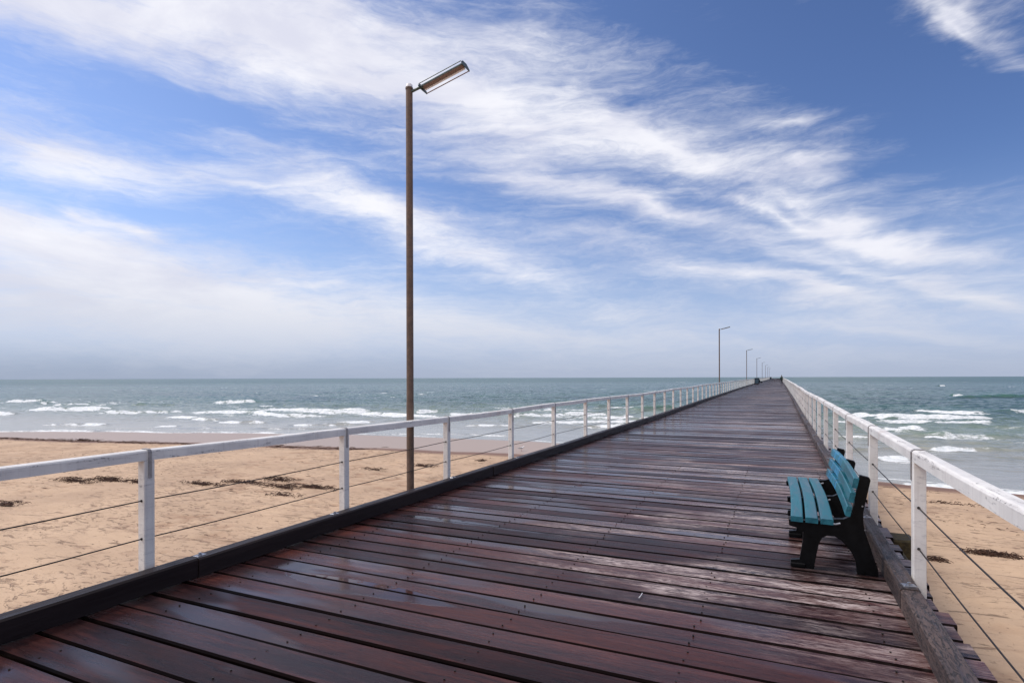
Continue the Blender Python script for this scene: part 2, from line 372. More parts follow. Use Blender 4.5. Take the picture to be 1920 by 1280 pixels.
# sand material
m, t, b = mat('beach_sand'); M_sand = m
tc = t.node('ShaderNodeTexCoord'); P = tc.outputs['Object']
wt = t.node('ShaderNodeAttribute'); wt.attribute_name = 'wet'; wet = wt.outputs['Fac']
tr = t.node('ShaderNodeAttribute'); tr.attribute_name = 'tread'; tread = tr.outputs['Fac']
n1 = t.noise(P, .35, 5, .6); n2 = t.noise(t.mapping(P, rot=(0, 0, .15), scale=(1.0, 3.4, 1)), 1.1, 7, .62, .8); n3 = t.noise(P, 60, 3, .6)
dry = t.mix(t.mapr(n1, .35, .65), (.575, .40, .262), (.475, .325, .215))
n4 = t.noise(t.mapping(P, rot=(0, 0, -.1), scale=(1.0, 1.7, 1)), 3.2, 4, .6, .9); zn = t.noise(P, .22, 4, .6)
mk = t.math('MAXIMUM', t.mapr(n2, .60, .68), t.math('MULTIPLY', t.mapr(n4, .555, .63), t.mapr(zn, .42, .56, .05, 1.0)))
n5 = t.noise(t.mapping(P, rot=(0, 0, .3), scale=(1.0, 2.4, 1)), .9, 5, .62, 1.2); dry = t.mix(t.mapr(n5, .56, .66, 0, .38), dry, (.36, .225, .15))
mk = t.math('MAXIMUM', mk, t.math('MULTIPLY', t.mapr(t.noise(P, 11, 3, .6, .8), .64, .70), .55))
dry = t.mix(t.math('MULTIPLY', mk, .62), dry, (.235, .135, .09))
dry = t.mix(t.math('MULTIPLY', tread, .5), dry, (.30, .165, .10))
col = t.mix(t.mapr(wet, 0, .5), dry, (.20, .115, .085))
col = t.mix(t.mapr(wet, .5, 1), col, (.38, .275, .205))
t.link(col, b.inputs['Base Color'])
t.link(t.mapr(wet, .3, 1, .95, .38), b.inputs['Roughness'])
hh = t.math('ADD', t.math('MULTIPLY_ADD', n2, -.8, t.math('MULTIPLY', n3, .10)), t.math('MULTIPLY', mk, -.5))
bs = t.node('ShaderNodeBump'); bs.inputs['Distance'].default_value = .05; t.link(hh, bs.inputs['Height'])
t.link(t.mapr(wet, .3, .9, .95, .03), bs.inputs['Strength']); t.link(bs.outputs[0], b.inputs['Normal'])

def sand_attrs(X, Y):
    S = np.interp(X, SX, SY) + (fbm(X*.13, Y*0+3, 5, 3)-.5)*1.6
    wob = (fbm(X*.25, Y*.25, 8, 4)-.5)*1.5
    wet = sstep(-2.6, .2, Y-S+wob)*.5 + sstep(0, 1.1, Y-S+wob*.3)*.5
    n = fbm(X*2.3, Y*2.3, 21, 3); zone = sstep(.42, .62, fbm(X*.16+5, Y*.16, 33, 3))
    tread = sstep(.60, .70, n) * zone * (1-wet)
    return wet, tread
def axis(lo, hi, fine_lo, fine_hi, fine, coarse):
    return np.concatenate([np.arange(lo, fine_lo, coarse), np.arange(fine_lo, fine_hi, fine), np.arange(fine_hi, hi+coarse, coarse)])
ax = axis(-400, 400, -64, 24, .16, 6.0); ay = axis(-150, 600, 1.0, 46, .13, 6.0)
X, Y = np.meshgrid(ax, ay)
wet_a, tread_a = sand_attrs(X, Y)
Z = sand_z(X, Y) + (1-wet_a)*((fbm(X*.35, Y*.35, 2, 3)-.5)*.16 + (fbm(X*1.5, Y*2.0, 3, 3)-.5)*.06) - tread_a*.035
sand = grid_mesh('beach', X, Y, Z, M_sand, {'wet': wet_a, 'tread': tread_a}); tag(sand, kind='structure')
def ground(x, y):
    return float(sand_z(np.array([float(x)]), np.array([float(y)]))[0])

# sea surface
def pix(px, py, h=EYE):                     # where the line of sight meets the water
    d = h*F/(py-(710.8-5.6*px/1920)); lat = (px-960)/F*d
    return lat*math.cos(TH)-d*math.sin(TH), lat*math.sin(TH)+d*math.cos(TH)
BR = [  # breakers: x from, x to, y from, y to (on the water), height m, foam
 (20,78,754,754,.45,1),(76,104,757,756,.4,.8),(100,210,759,757,.3,.7),(70,206,768,767,.45,1),(-60,30,778,776,.45,1),(204,340,773,772,.4,.85),
 (412,480,755,755,.75,1),(380,606,773,780,.45,1),(498,680,769,773,.5,1),(320,418,783,787,.35,.85),(410,500,791,791,.35,.6),
 (298,330,800,800,.22,.9),(88,204,797,796,.25,.8),(-40,190,809,808,.14,.6),(186,640,809,812,.10,.6),(640,960,812,815,.08,.5),(545,640,798,797,.25,.7),(600,690,774,773,.5,1),
 (678,830,777,782,.5,1),(630,700,791,790,.3,.9),(780,822,773,772,.55,.8),(844,920,778,777,.5,1),(876,965,797,797,.25,.7),(960,1045,780,779,.5,1),
 (1048,1145,777,776,.6,1),(1110,1182,783,784,.5,1),(1140,1210,765,766,.55,1),(1195,1262,770,768,.95,.12),(1000,1200,792,790,.4,1),(1090,1300,799,795,.3,.9),(1180,1300,786,782,.5,.7),(1120,1150,763,763,.7,.25),
 (1678,1706,721,721,1.1,1),(1758,1772,724,724,.9,.8),(1782,1806,744,744,.7,1),(1800,1960,746,745,.8,.05),(1602,1680,777,785,.5,1),(1660,1850,784,787,.55,1),(1720,1850,772,777,.55,1),
 (1570,1740,789,791,.4,1),(1748,1850,792,792,.35,1),(1896,1990,774,771,.7,1),(1640,1722,805,804,.45,.9),(1716,1790,806,805,.35,.6),(1790,1960,800,806,.3,.35),(1650,1960,820,822,.45,.08),(1732,1785,822,822,.45,1),
 (1744,1862,845,846,.42,1),(1860,1960,846,846,.4,.25),(1600,1740,846,845,.4,.15),(1640,1690,860,858,.3,.8),(1690,1900,858,861,.22,.1),(1560,1640,818,820,.3,.5),
 (1640,1706,906,910,.06,.9),(1700,1775,910,912,.06,.9),(1775,1960,916,925,.07,.9),(480,640,803,804,.15,.4),(200,420,803,802,.16,.35),(1300,1420,765,757,.45,.7),(1240,1330,776,770,.5,.6),
 (250,330,760,760,.35,.3),(-200,0,760,762,.4,.8),(-300,-40,775,778,.4,.9),(600,760,795,796,.25,.35),
]
BRW = []
for (x0, x1, y0, y1, hh_, fo) in BR: BRW.append((pix(x0, y0), pix(x1, y1), hh_, fo))
NA = 1250; NR = 820
psi = np.linspace(R(-78), R(62), NA) - 0.0            # angle from the +y axis (clockwise)
rr = np.concatenate([22*np.exp(np.linspace(0, math.log(420/22), 640)), 420*np.exp(np.linspace(.01, math.log(30000/420), NR-640))])
PS, RR = np.meshgrid(psi, rr)
X = RR*np.sin(PS); Y = RR*np.cos(PS)
W = np.interp(X, WX, WY)
depth = np.clip((Y-W)/14, 0, 1)
fade = 1/(1+(RR/260)**2)
zc = (fbm(X*.28+Y*.03, Y*.62, 41, 4)-.5)*.60 + (fbm(X*.07, Y*.15+X*.02, 42, 3)-.5)*.55 + (fbm(X*1.1, Y*2.2, 43, 3)-.5)*.16 + (np.abs(fbm(X*.42+Y*.04, Y*1.3, 44, 4)-.5)-.12)*-.5
Z = zc*(.12+.88*np.clip((Y-W)/40, 0, 1))*depth*(.35+.65*fade)
foam = np.zeros_like(X)
nz = fbm(X*.20, Y*.25, 51, 4); nz2 = fbm(X*.55+Y*.1, Y*1.7, 52, 5); nz3 = fbm(X*.16, Y*.05, 53, 3)
for bi, ((xa, ya), (xb, yb), hh_, fo) in enumerate(BRW):
    dx = xb-xa; dy = yb-ya; L = math.hypot(dx, dy)
    ux, uy = dx/L, dy/L
    if -uy*0+ux < 0: pass
    nx_, ny_ = -uy, ux                          # pointing out to sea
    if ny_ < 0: nx_, ny_ = -nx_, -ny_
    mx = min(xa, xb)-.25*L-3; Mx = max(xa, xb)+.25*L+3; my = min(ya, yb)-12; My = max(ya, yb)+12
    sel = np.where((X > mx) & (X < Mx) & (Y > my) & (Y < My))
    if len(sel[0]) == 0: continue
    x = X[sel]; y = Y[sel]
    s = ((x-xa)*ux+(y-ya)*uy)/L
    n = (x-xa)*nx_+(y-ya)*ny_
    wob = (fbm(s*L*.12+bi*7, s*0, 60+bi, 3)-.5)*min(6, .10*L+1.2)
    n = n - wob
    tap = sstep(-.22, .14, s)*sstep(1.22, .86, s)
    dm = math.hypot((xa+xb)/2, (ya+yb)/2); hh_ *= (min(1.15, max(.35, dm/95)) if hh_ > .15 else 1.0); wid = (.9+hh_*1.3)*min(1.0, max(.28, dm/95)) if hh_ > .145 else 1.35*min(1.0, dm/55)
    prof = np.where(n < 0, np.exp(-(n/(wid*.42))**2), np.exp(-(n/(wid*1.5))**2))
    Z[sel] += .72*hh_*prof*tap*(.55+.9*nz[sel])
    front = np.exp(-((n+wid*.42)/(wid*.62))**2)
    trail = .55*np.exp(-((n+wid*1.6)/(wid*1.6))**2)*sstep(.44, .6, nz2[sel])
    f = (front*((.10+1.5*nz2[sel]) if hh_ > .15 else .95)+trail*1.1)*tap*fo*(sstep(.12, .44, nz[sel]+.12*fo) if hh_ > .15 else sstep(.05, .35, nz[sel]))
    foam[sel] = np.maximum(foam[sel], f)
# thin broken foam in the surf zone, and a few small whitecaps further out
surf = np.clip(1-np.abs(Y-W-42)/46, 0, 1)*(Y > W+1)
lace = sstep(.54, .68, fbm(X*.22, Y*.9, 71, 5))*sstep(.45, .65, fbm(X*.05, Y*.09, 72, 3))*surf
foam = np.maximum(foam, lace*.8)
caps = sstep(.80, .86, fbm(X*.10, Y*.28, 81, 3))*(RR > 110)*(RR < 900)
foam = np.maximum(foam, caps*.7)
edge = np.exp(-((Y-W-.35-(nz3-.5)*1.0)/.22)**2)*sstep(.35, .6, nz)
foam = np.maximum(foam, edge*.8*(X > -85))
Z = Z - 0.0 + np.where(Y < W, -.12*np.clip((W-Y)/4, 0, 1), 0)
shal = np.clip(1-(Y-W)/ (60+25*nz3), 0, 1)

m, t, b = mat('sea_water'); M_sea = m
geo = t.node('ShaderNodeNewGeometry'); P = geo.outputs['Position']
fa = t.node('ShaderNodeAttribute'); fa.attribute_name = 'foam'; sa_ = t.node('ShaderNodeAttribute'); sa_.attribute_name = 'shallow'
spz = t.node('ShaderNodeSeparateXYZ'); t.link(P, spz.inputs[0])
dist = t.math('SQRT', t.math('ADD', t.math('MULTIPLY', spz.outputs[0], spz.outputs[0]), t.math('MULTIPLY', spz.outputs[1], spz.outputs[1])))
b1 = t.noise(t.mapping(P, rot=(0, 0, .1), scale=(.5, 1.5, 1)), 1.0, 7, .65, .4)
b2 = t.noise(t.mapping(P, rot=(0, 0, -.08), scale=(.05, .22, 1)), 1.0, 6, .62, .4)
b3 = t.noise(t.mapping(P, scale=(.012, .05, 1)), 1.0, 5, .6, .3)
deep = t.mix(t.mapr(b2, .38, .62), (.046, .104, .090), (.098, .180, .154))
deep = t.mix(t.mapr(b3, .4, .6, 0, .5), deep, (.042, .070, .080))
mid = t.mix(t.mapr(b1, .4, .6), (.18, .235, .20), (.24, .29, .25))
shl = t.mix(t.mapr(b1, .4, .6), (.28, .275, .23), (.34, .325, .28))
col = t.mix(t.mapr(sa_.outputs['Fac'], .0, .5, smooth=False), deep, mid)
col = t.mix(t.mapr(sa_.outputs['Fac'], .45, .92), col, shl)
gr = t.mapr(spz.outputs[2], .16, .62)                    # light through the thin crests
col = t.mix(t.math('MULTIPLY', gr, .6), col, (.06, .165, .115))
fn = t.noise(t.mapping(P, scale=(1.6, 1.2, 1.6)), 2.2, 6, .7)
fn2 = t.noise(t.mapping(P, scale=(.15, 1.6, 1)), 1.4, 6, .72, .4)
ff = t.mapr(t.math('MULTIPLY_ADD', fn, .6, t.math('MULTIPLY_ADD', fn2, .7, t.math('ADD', fa.outputs['Fac'], -.68))), .34, .66)
col = t.mix(ff, col, t.mix(t.mapr(fn, .35, .62), (.62, .66, .66), (.86, .86, .86)))
t.link(col, b.inputs['Base Color'])
rg = t.node('ShaderNodeMix'); t.link(ff, rg.inputs[0]); t.link(t.mapr(dist, 40, 900, .16, .32), rg.inputs[2]); rg.inputs[3].default_value = .8
t.link(rg.outputs[0], b.inputs['Roughness']); b.inputs['IOR'].default_value = 1.33
hw = t.math('MULTIPLY_ADD', b1, .5, t.math('MULTIPLY', b2, 2.2))
bs = t.node('ShaderNodeBump'); bs.inputs['Distance'].default_value = .5; t.link(hw, bs.inputs['Height'])
t.link(t.mapr(sa_.outputs['Fac'], .35, 1.0, .9, .12), bs.inputs['Strength'])
t.link(bs.outputs[0], b.inputs['Normal'])
sea = grid_mesh('sea', X, Y, Z, M_sea, {'foam': foam, 'shallow': shal}); tag(sea, kind='structure')

# ------------------------------------------------------------------ the jetty
jetty = empty('jetty', (0, 0, DECK))
jetty.matrix_parent_inverse = Matrix()
tag(jetty, 'long straight jetty of dark wet reddish planks running out over the sea', 'jetty')
def under(o, par=jetty):     # parts modelled in world coordinates
    o.parent = par; o.matrix_parent_inverse = par_inv(par); return o
def par_inv(p):
    return (Matrix.Translation(p.location) @ p.rotation_euler.to_matrix().to_4x4()).inverted()
A_END = 486.0
def board_mb(mb, y0, y1, rnd, nseg, detail):
    wd = y1-y0; t_ = .085; lift = jit(.004); tilt = jit(.007); x0 = -4.66+jit(.02); x1 = 1.075+jit(.028)
    ch = .010
    prof = [(0, -t_), (wd, -t_), (wd, -ch*1.3), (wd-ch, 0), (ch, 0), (0, -ch*1.3)] if detail else [(0, -t_), (wd, -t_), (wd, 0), (0, 0)]
    fr = []
    ph = random.uniform(0, 6)
    for k in range(nseg+1):
        u = k/nseg; x = x0+(x1-x0)*u
        z = zd((y0+y1)/2) + lift + .003*math.sin(ph+u*5)
        sk = .004*math.sin(ph*2+u*3.1)
        s_ = tilt + .004*math.sin(ph*3+u*4)
        fr.append(((x, y0+sk, z-s_*wd/2), (0, 1, s_), (0, 0, 1)))
    mb.sweep(prof, fr, rnd, 0)
y = -2.6; boards = []; i = 0; tail = MB()
far_n = 0
y = 1.993-.265*17
while y < A_END:
    wd = random.choice([.232, .24, .243, .245, .25, .257]); gap = random.choice([.013, .015, .017, .019, .023, .031])
    if i < 100:
        mb = MB(); board_mb(mb, y, y+wd, random.random(), 14, True)
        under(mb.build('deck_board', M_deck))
    else: board_mb(tail, y, y+wd, random.random(), 3 if i > 400 else 6, i < 500)
    y += wd+gap; i += 1
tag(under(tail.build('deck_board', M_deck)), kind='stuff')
# nails: pairs on the joist lines of the nearer boards
nb = MB()
ny_ = 1.993-.265*17
for c_ in (-4.1, -2.9, -1.71, -.52, .62):
    yy = .4
    while yy < 12:
        for q in (0, .11):
            x_ = c_+jit(.02); y_ = yy+q+jit(.012)
            nb.tube([(x_, y_, zd(y_)-.004), (x_, y_, zd(y_)+.0075)], .006, 6)
        yy += .2645
tag(under(nb.build('nail_heads', M_cable)), kind='stuff')
# joists, cross beams, piles
for c_ in (-4.2, -2.9, -1.71, -.52, .6):
    mb = MB(); ys = [-3, 10, 25, 32, 45, 55, 75, 100, 165, 300, A_END]
    mb.sweep([(-.1, -.32), (.1, -.32), (.1, -.092), (-.1, -.092)], [((c_, q, zd(q)), (1, 0, 0), (0, 0, 1)) for q in ys])
    under(mb.build('joist', M_dark))
pr = 0; ptail = MB(); a = .3
while a < A_END:
    mb = MB(); z = zd(a)-.325
    mb.box((-4.95, a-.15, z-.3), (1.24, a+.15, z), ch=.02); under(mb.build('cross_beam', M_dark))
    for c_ in (-4.35, -1.75, .75):
        zb = min(ground(c_, a), 0)-2.5 if a > 20 else -1.5
        mb = ptail if pr >= 33 else MB()
        mb.tube([(c_, a, zb), (c_, a, z-.302)], .17, 12)
        if pr < 33: under(mb.build('pile', M_dark, smooth=True))
    pr += 1; a += 7.3
tag(under(ptail.build('pile', M_dark, smooth=True)), kind='stuff')
# mossy beam end that sticks out past the planks beside the near bench
mb = MB(); mb.box((1.085, 7.28, zd(7)-.30), (1.31, 7.62, zd(7)-.035), ch=.02)
mb.box((1.083, 5.95, zd(7)-.26), (1.16, 7.24, zd(7)-.10), ch=.02)
under(mb.build('beam_end', M_moss))
# kerb timbers
def kerb(c0, c1, h, material, start, first):
    ys = start; k = 0; tl = MB()
    while ys < A_END:
        L = random.choice([7.2, 7.2, 4.8, 5.6]) if k else first
        ye = min(ys+L-.006, A_END)
        mb = MB() if k < 50 else tl
        n = max(3, int((ye-ys)/1.2)); ph = random.uniform(0, 6); o1 = jit(.008); o2 = jit(.008); hz_ = jit(.006)
        ch = .014
        prof = [(0, .003), (c1-c0, .003), (c1-c0, h-ch), (c1-c0-ch, h), (ch, h), (0, h-ch)]
        fr = [((c0+o1+(o2-o1)*q/n+.004*math.sin(ph+q), ys+(ye-ys)*q/n, zd(ys+(ye-ys)*q/n)+hz_+.004*math.sin(ph*2+q*1.3)+.002), (1, 0, 0), (0, 0, 1)) for q in range(n+1)]
        mb.sweep(prof, fr, random.random())
        if k < 50: under(mb.build('kerb_timber', material))
        ys = ye+.006; k += 1
    if tl.v: tag(under(tl.build('kerb_timber', material)), kind='stuff')
kerb(-4.64, -4.50, .16, M_kwet, -3.0, 6.35)
kerb(.795, .925, .155, M_kdry, -3.0, 8.02)
def bolt_plate(x, y, rz):
    z = zd(y)+.165
    mb = MB(); mb.box((-.045, -.03, -.012), (.045, .03, .004), ch=.002)
    mb.tube([(0, 0, .004), (0, 0, .008)], .02, 12); mb.tube([(0, 0, .008), (0, 0, .022)], .013, 6)
    o = mb.build('bolt_plate', M_bolt); o.location = (x, y, z); o.rotation_euler = (0, 0, rz); under(o)
for q in (3.42, 5.1, 7.7, 10.1, 14.9, 20): bolt_plate(-4.575+jit(.01), q, jit(.2)+1.57)
for q in (5.08, 7.35, 9.9, 12.4, 17.2, 22): bolt_plate(.865+jit(.01), q, jit(.2)+.2)

# ------------------------------------------------------------------ railings
def railing(side, inner, a0, s, hgt, label):
    """side -1 = left, +1 = right; inner = x of the face towards the deck"""
    root = empty('railing', (inner, 0, DECK)); tag(root, label, 'railing', 'white railings along both sides of the jetty')
    n = int((A_END-a0)/s)+1
    W_ = .10; PW = .085; PD = .09
    A = [a0+s*k for k in range(-2, n)]
    xo = [inner+jit(.008) for _ in A]; H = [zd(a)+hgt+jit(.008)+(.012*math.sin(k*1.1)) for k, a in enumerate(A)]
    # rail cross-section, rounded on top; p runs outwards from the inner face
    prof = [(0, -.088), (.10, -.088), (.10, -.018), (.094, -.006), (.078, 0), (.022, 0), (.006, -.006), (0, -.018)]
    order = sorted(range(len(A)), key=lambda k: abs(A[k]-5))
    near = set(order[:100])
    rt = MB(); pt = MB(); stl = MB()
    for k in range(len(A)):
        # post
        z0 = zd(A[k])-.42; z1 = H[k]-.089
        x0, x1 = (xo[k], xo[k]+side*PW); xa, xb = min(x0, x1), max(x0, x1)
        lean = jit(.004)
        mb = MB() if k in near else pt
        i0 = len(mb.v)
        mb.box((xa, A[k], z0), (xb, A[k]+PD, z1), ch=.006 if A[k] < 40 else 0)
        if k in near: po = under(mb.build('post', M_post), root)
        # steel strap over the rail and down the deck-side face
        def strap(mb):
            e = .004; sx = -side; y0_ = A[k]+.018+(.03 if side > 0 else .012); y1_ = y0_+.030
            pts = [(xo[k]+side*.09, H[k]+.001), (xo[k]+side*.078, H[k]+.003), (xo[k]+side*.020, H[k]+.003), (xo[k]+side*.004, H[k]-.005), (xo[k]-side*.003, H[k]-.020), (xo[k]-side*.003, H[k]-.235)]
            for (p, q) in zip(pts[:-1], pts[1:]):
                dx_, dz_ = q[0]-p[0], q[1]-p[1]; l = math.hypot(dx_, dz_); nx, nz_ = -dz_/l*e, dx_/l*e
                if (nx*sx < -1e-6) or (abs(nx) < 1e-6 and nz_ < 0): nx, nz_ = -nx, -nz_
                mb.add([(p[0], y0_, p[1]), (q[0], y0_, q[1]), (q[0], y1_, q[1]), (p[0], y1_, p[1]),
                        (p[0]+nx, y0_, p[1]+nz_), (q[0]+nx, y0_, q[1]+nz_), (q[0]+nx, y1_, q[1]+nz_), (p[0]+nx, y1_, p[1]+nz_)],
                       [(0,1,2,3),(7,6,5,4),(0,4,5,1),(1,5,6,2),(2,6,7,3),(3,7,4,0)])
        if k in near and A[k] < 60:
            mb2 = MB(); strap(mb2); so = mb2.build('strap', M_strap); so.parent = po; so.matrix_parent_inverse = (Matrix.Translation(root.location)).inverted() @ Matrix(); so.matrix_parent_inverse = Matrix()
            for hz_ in (.69, .375):
                mb3 = MB(); zc_ = zd(A[k])+hz_; xc_ = xo[k]+side*.034
                mb3.tube([(xc_, A[k]-.006, zc_), (xc_, A[k]+.004, zc_)], .011, 8)
                fo_ = mb3.build('cable_ferrule', M_cable); fo_.parent = po; fo_.matrix_parent_inverse = Matrix()
        # rail length from this post to the next
        if k < len(A)-1:
            mb = MB() if k in near else rt
            nn = 6 if A[k] < 40 else 2; sag = jit(.008); bow = jit(.006); fr = []
            for q in range(nn+1):
                u = q/nn; yy = A[k]+.047+(A[k+1]-A[k])*u + (.0025 if q == 0 else (-.0025 if q == nn else 0))
                zz = H[k]+(H[k+1]-H[k])*u + sag*math.sin(math.pi*u); xx = xo[k]+(xo[k+1]-xo[k])*u + bow*math.sin(math.pi*u)
                fr.append(((xx, yy, zz), (side, 0, 0), (0, 0, 1)))
            mb.sweep(prof, fr, random.random())
            if k in near: under(mb.build('top_rail', M_rail, smooth=False), root)
    if pt.v: tag(under(pt.build('post', M_post), root), kind='stuff')
    if rt.v: tag(under(rt.build('top_rail', M_rail), root), kind='stuff')
    for hz_ in (.69, .375):
        mb = MB(); pts = []
        for k in range(len(A)-1):
            for q in ((0, .25, .5, .75) if A[k] < 45 else (0,)):
                yy = A[k]+q*s; pts.append((xo[k]+(xo[k+1]-xo[k])*q+side*.034, yy, zd(yy)+hz_-(.010*math.sin(math.pi*q) if A[k] < 45 else 0)))
        mb.tube(pts, .0052, 6); under(mb.build('cable', M_cable, smooth=True), root)
    return root
railing(-1, -4.75, 3.05, 2.40, 1.095, 'white railing with two wire cables along the left edge, beside the tall brown lamp post')
railing(1, .935, 5.34, 2.44, 1.125, 'white railing with two wire cables along the right edge, behind the teal bench')

# ------------------------------------------------------------------ lamp posts
M_pole = simple('brown_pole_paint', (.150, .100, .074), .6, .1, .4, .2, .22, 14)
M_lampm = simple('weathered_lamp_housing', (.07, .10, .095), .4, .3, .5, .1, .3, 40)
M_refl = simple('dull_lamp_reflector', (.24, .17, .155), .5, .1, .5, .1, .25, 30)
M_cap = simple('white_plastic_cap', (.80, .79, .80), .4, 0, .5, 0, .05, 20)
m, t, b = mat('clear_lamp_cover'); b.inputs['Base Color'].default_value = (.93, .93, .95, 1); b.inputs['Roughness'].default_value = .5; M_tube = m
def make_lamp():
    root = empty('lamp_post')
    HT = 5.98
    mb = MB(); mb.tube([(0, 0, -.75), (0, 0, 1.345)], .054, 20); mb.tube([(0, 0, 1.346), (0, 0, 1.362)], .050, 20, mi=0)
    mb.tube([(0, 0, 1.363), (0, 0, HT)], [.052, .050], 20); mb.tube([(0, 0, HT-.02), (0, 0, HT+.004)], .056, 20)
    o = mb.build('pole', M_pole, root, True)
    mb = MB(); mb.tube([(0, 0, HT+.005), (0, 0, HT+.045), (0, 0, HT+.06)], [.050, .048, .034], 20); mb.build('cap', M_cap, root, True)
    t_ = math.tan(R(13.5))
    f = lambda k, w_, h_: (k, w_, HT-.07+k*t_+h_)
    mb = MB(); mb.tube([f(.03, 0, 0), f(.24, .01, 0)], .021, 10); mb.build('arm', M_lampm, root, True)
    hs = empty('lamp_head', (0, 0, 0), 0, root)
    K0, K1 = .20, .91; UP = (-.23, 0, .973)
    def bar(mb, prof, ks): mb.sweep(prof, [(f(k, .05, 0), (0, 1, 0), UP) for k in ks])
    mb = MB()      # long narrow housing
    bar(mb, [(-.060, -.004), (.038, -.004), (.038, .014), (.015, .032), (-.035, .032), (-.060, .016)], (K0, K1)); mb.build('housing', M_lampm, hs)
    mb = MB(); bar(mb, [(-.055, -.012), (.022, -.012), (.022, -.005), (-.055, -.005)], (K0+.014, K1-.016)); mb.build('reflector', M_refl, hs)
    mb = MB(); bar(mb, [(.024, -.024), (.034, -.030), (.044, -.026), (.046, -.010), (.024, -.0045)], (K0+.02, K1-.02)); mb.build('tube_light', M_tube, hs)
    for k in (K0-.012, K1):
        mb = MB(); bar(mb, [(-.095, -.03), (.118, -.036), (.122, -.010), (.06, .049), (-.05, .049), (-.100, .010)], (k, k+.011)); mb.build('end_plate', M_lampm, hs)
    mb = MB(); mb.tube([f(K0, .05+.112, -.028), f(K1, .05+.112, -.028)], .007, 6); mb.build('trim_rod', M_rust, hs)
    mb = MB(); mb.tube([f(K0, -.052, .02), f(K1, -.052, .02)], .006, 6); mb.build('trim_rod', M_lampm, hs)
    return root
LL = ['tall brown lamp post nearest the camera, standing behind the left railing', 'second lamp post along the left railing, the first of the small ones',
      'third lamp post along the left railing, left of the blue grey bin box', 'fourth lamp post along the left railing, rising behind the blue grey bin box',
      'fifth lamp post along the left railing, just beyond the dark far bench', 'sixth lamp post along the left railing, faint against the sky',
      'seventh lamp post along the left railing, second smallest of them all', 'eighth and smallest lamp post, farthest out along the left railing']
lp = make_lamp(); LA = [7.12+48.7*k for k in range(8)]
for k, a in enumerate(LA):
    o = lp if k == 0 else copy_tree(lp)
    o.location = (-4.955, a, zd(a)); tag(o, LL[k], 'lamp post', 'lamp posts along the left side of the jetty')

# ------------------------------------------------------------------ benches
def teal_material():
    m, t, b = mat('teal_slat_paint'); tc = t.node('ShaderNodeTexCoord'); P = tc.outputs['Object']
    n1 = t.noise(t.mapping(P, scale=(14, 2.2, 14)), 1.0, 6, .65, .5); n2 = t.noise(P, 38, 4, .6); n3 = t.noise(P, 7, 3, .5)
    col = t.mix(t.mapr(n1, .35, .65), (.005, .080, .112), (.014, .150, .195))
    col = t.mix(t.math('MULTIPLY', t.mapr(n2, .62, .72), t.mapr(n3, .5, .6)), col, (.30, .42, .45))
    col = t.mix(t.mapr(n1, .60, .72, 0, .5), col, (.02, .08, .10))
    # blue felt-pen scribble on the far half of the backrest
    sp = t.node('ShaderNodeSeparateXYZ'); t.link(P, sp.inputs[0])
    wv_ = t.node('ShaderNodeTexWave'); wv_.bands_direction = 'Y'; wv_.inputs['Scale'].default_value = 3.4; wv_.inputs['Distortion'].default_value = 7
    wv_.inputs['Detail'].default_value = 2; wv_.inputs['Detail Scale'].default_value = 2.6; t.link(t.mapping(P, scale=(1, 1.3, 1)), wv_.inputs[0])
    ln = t.mapr(wv_.outputs['Fac'], .72, .86)
    zone = t.math('MULTIPLY', t.mapr(sp.outputs[1], 1.05, 1.2), t.mapr(sp.outputs[1], 2.12, 2.02)); zone = t.math('MULTIPLY', zone, t.mapr(sp.outputs[2], .50, .54))
    col = t.mix(t.math('MULTIPLY', t.math('MULTIPLY', ln, zone), .9), col, (.03, .30, .62))
    t.link(col, b.inputs['Base Color']); t.link(t.mapr(n1, .3, .7, .3, .5), b.inputs['Roughness']); t.link(t.bump(n1, .25, .004), b.inputs['Normal'])
    return m
M_teal = teal_material()
M_blk = simple('black_cast_frame', (.0035, .0035, .004), .4, 0, .16, .05, .3, 30)
def bz(x, y):   # zoomed photo coordinates of the side frame -> (x, z) in its own plane
    px = 1450+x*230/1090; py = 830+y*270/1280; a = 5.72
    u = (px-960)/F; c = a*(u*math.cos(TH)-math.sin(TH))/(math.cos(TH)+u*math.sin(TH)); d = a*math.cos(TH)-c*math.sin(TH)
    return c, EYE-DECK-(py-(710.8-5.6*px/1920))*d/F
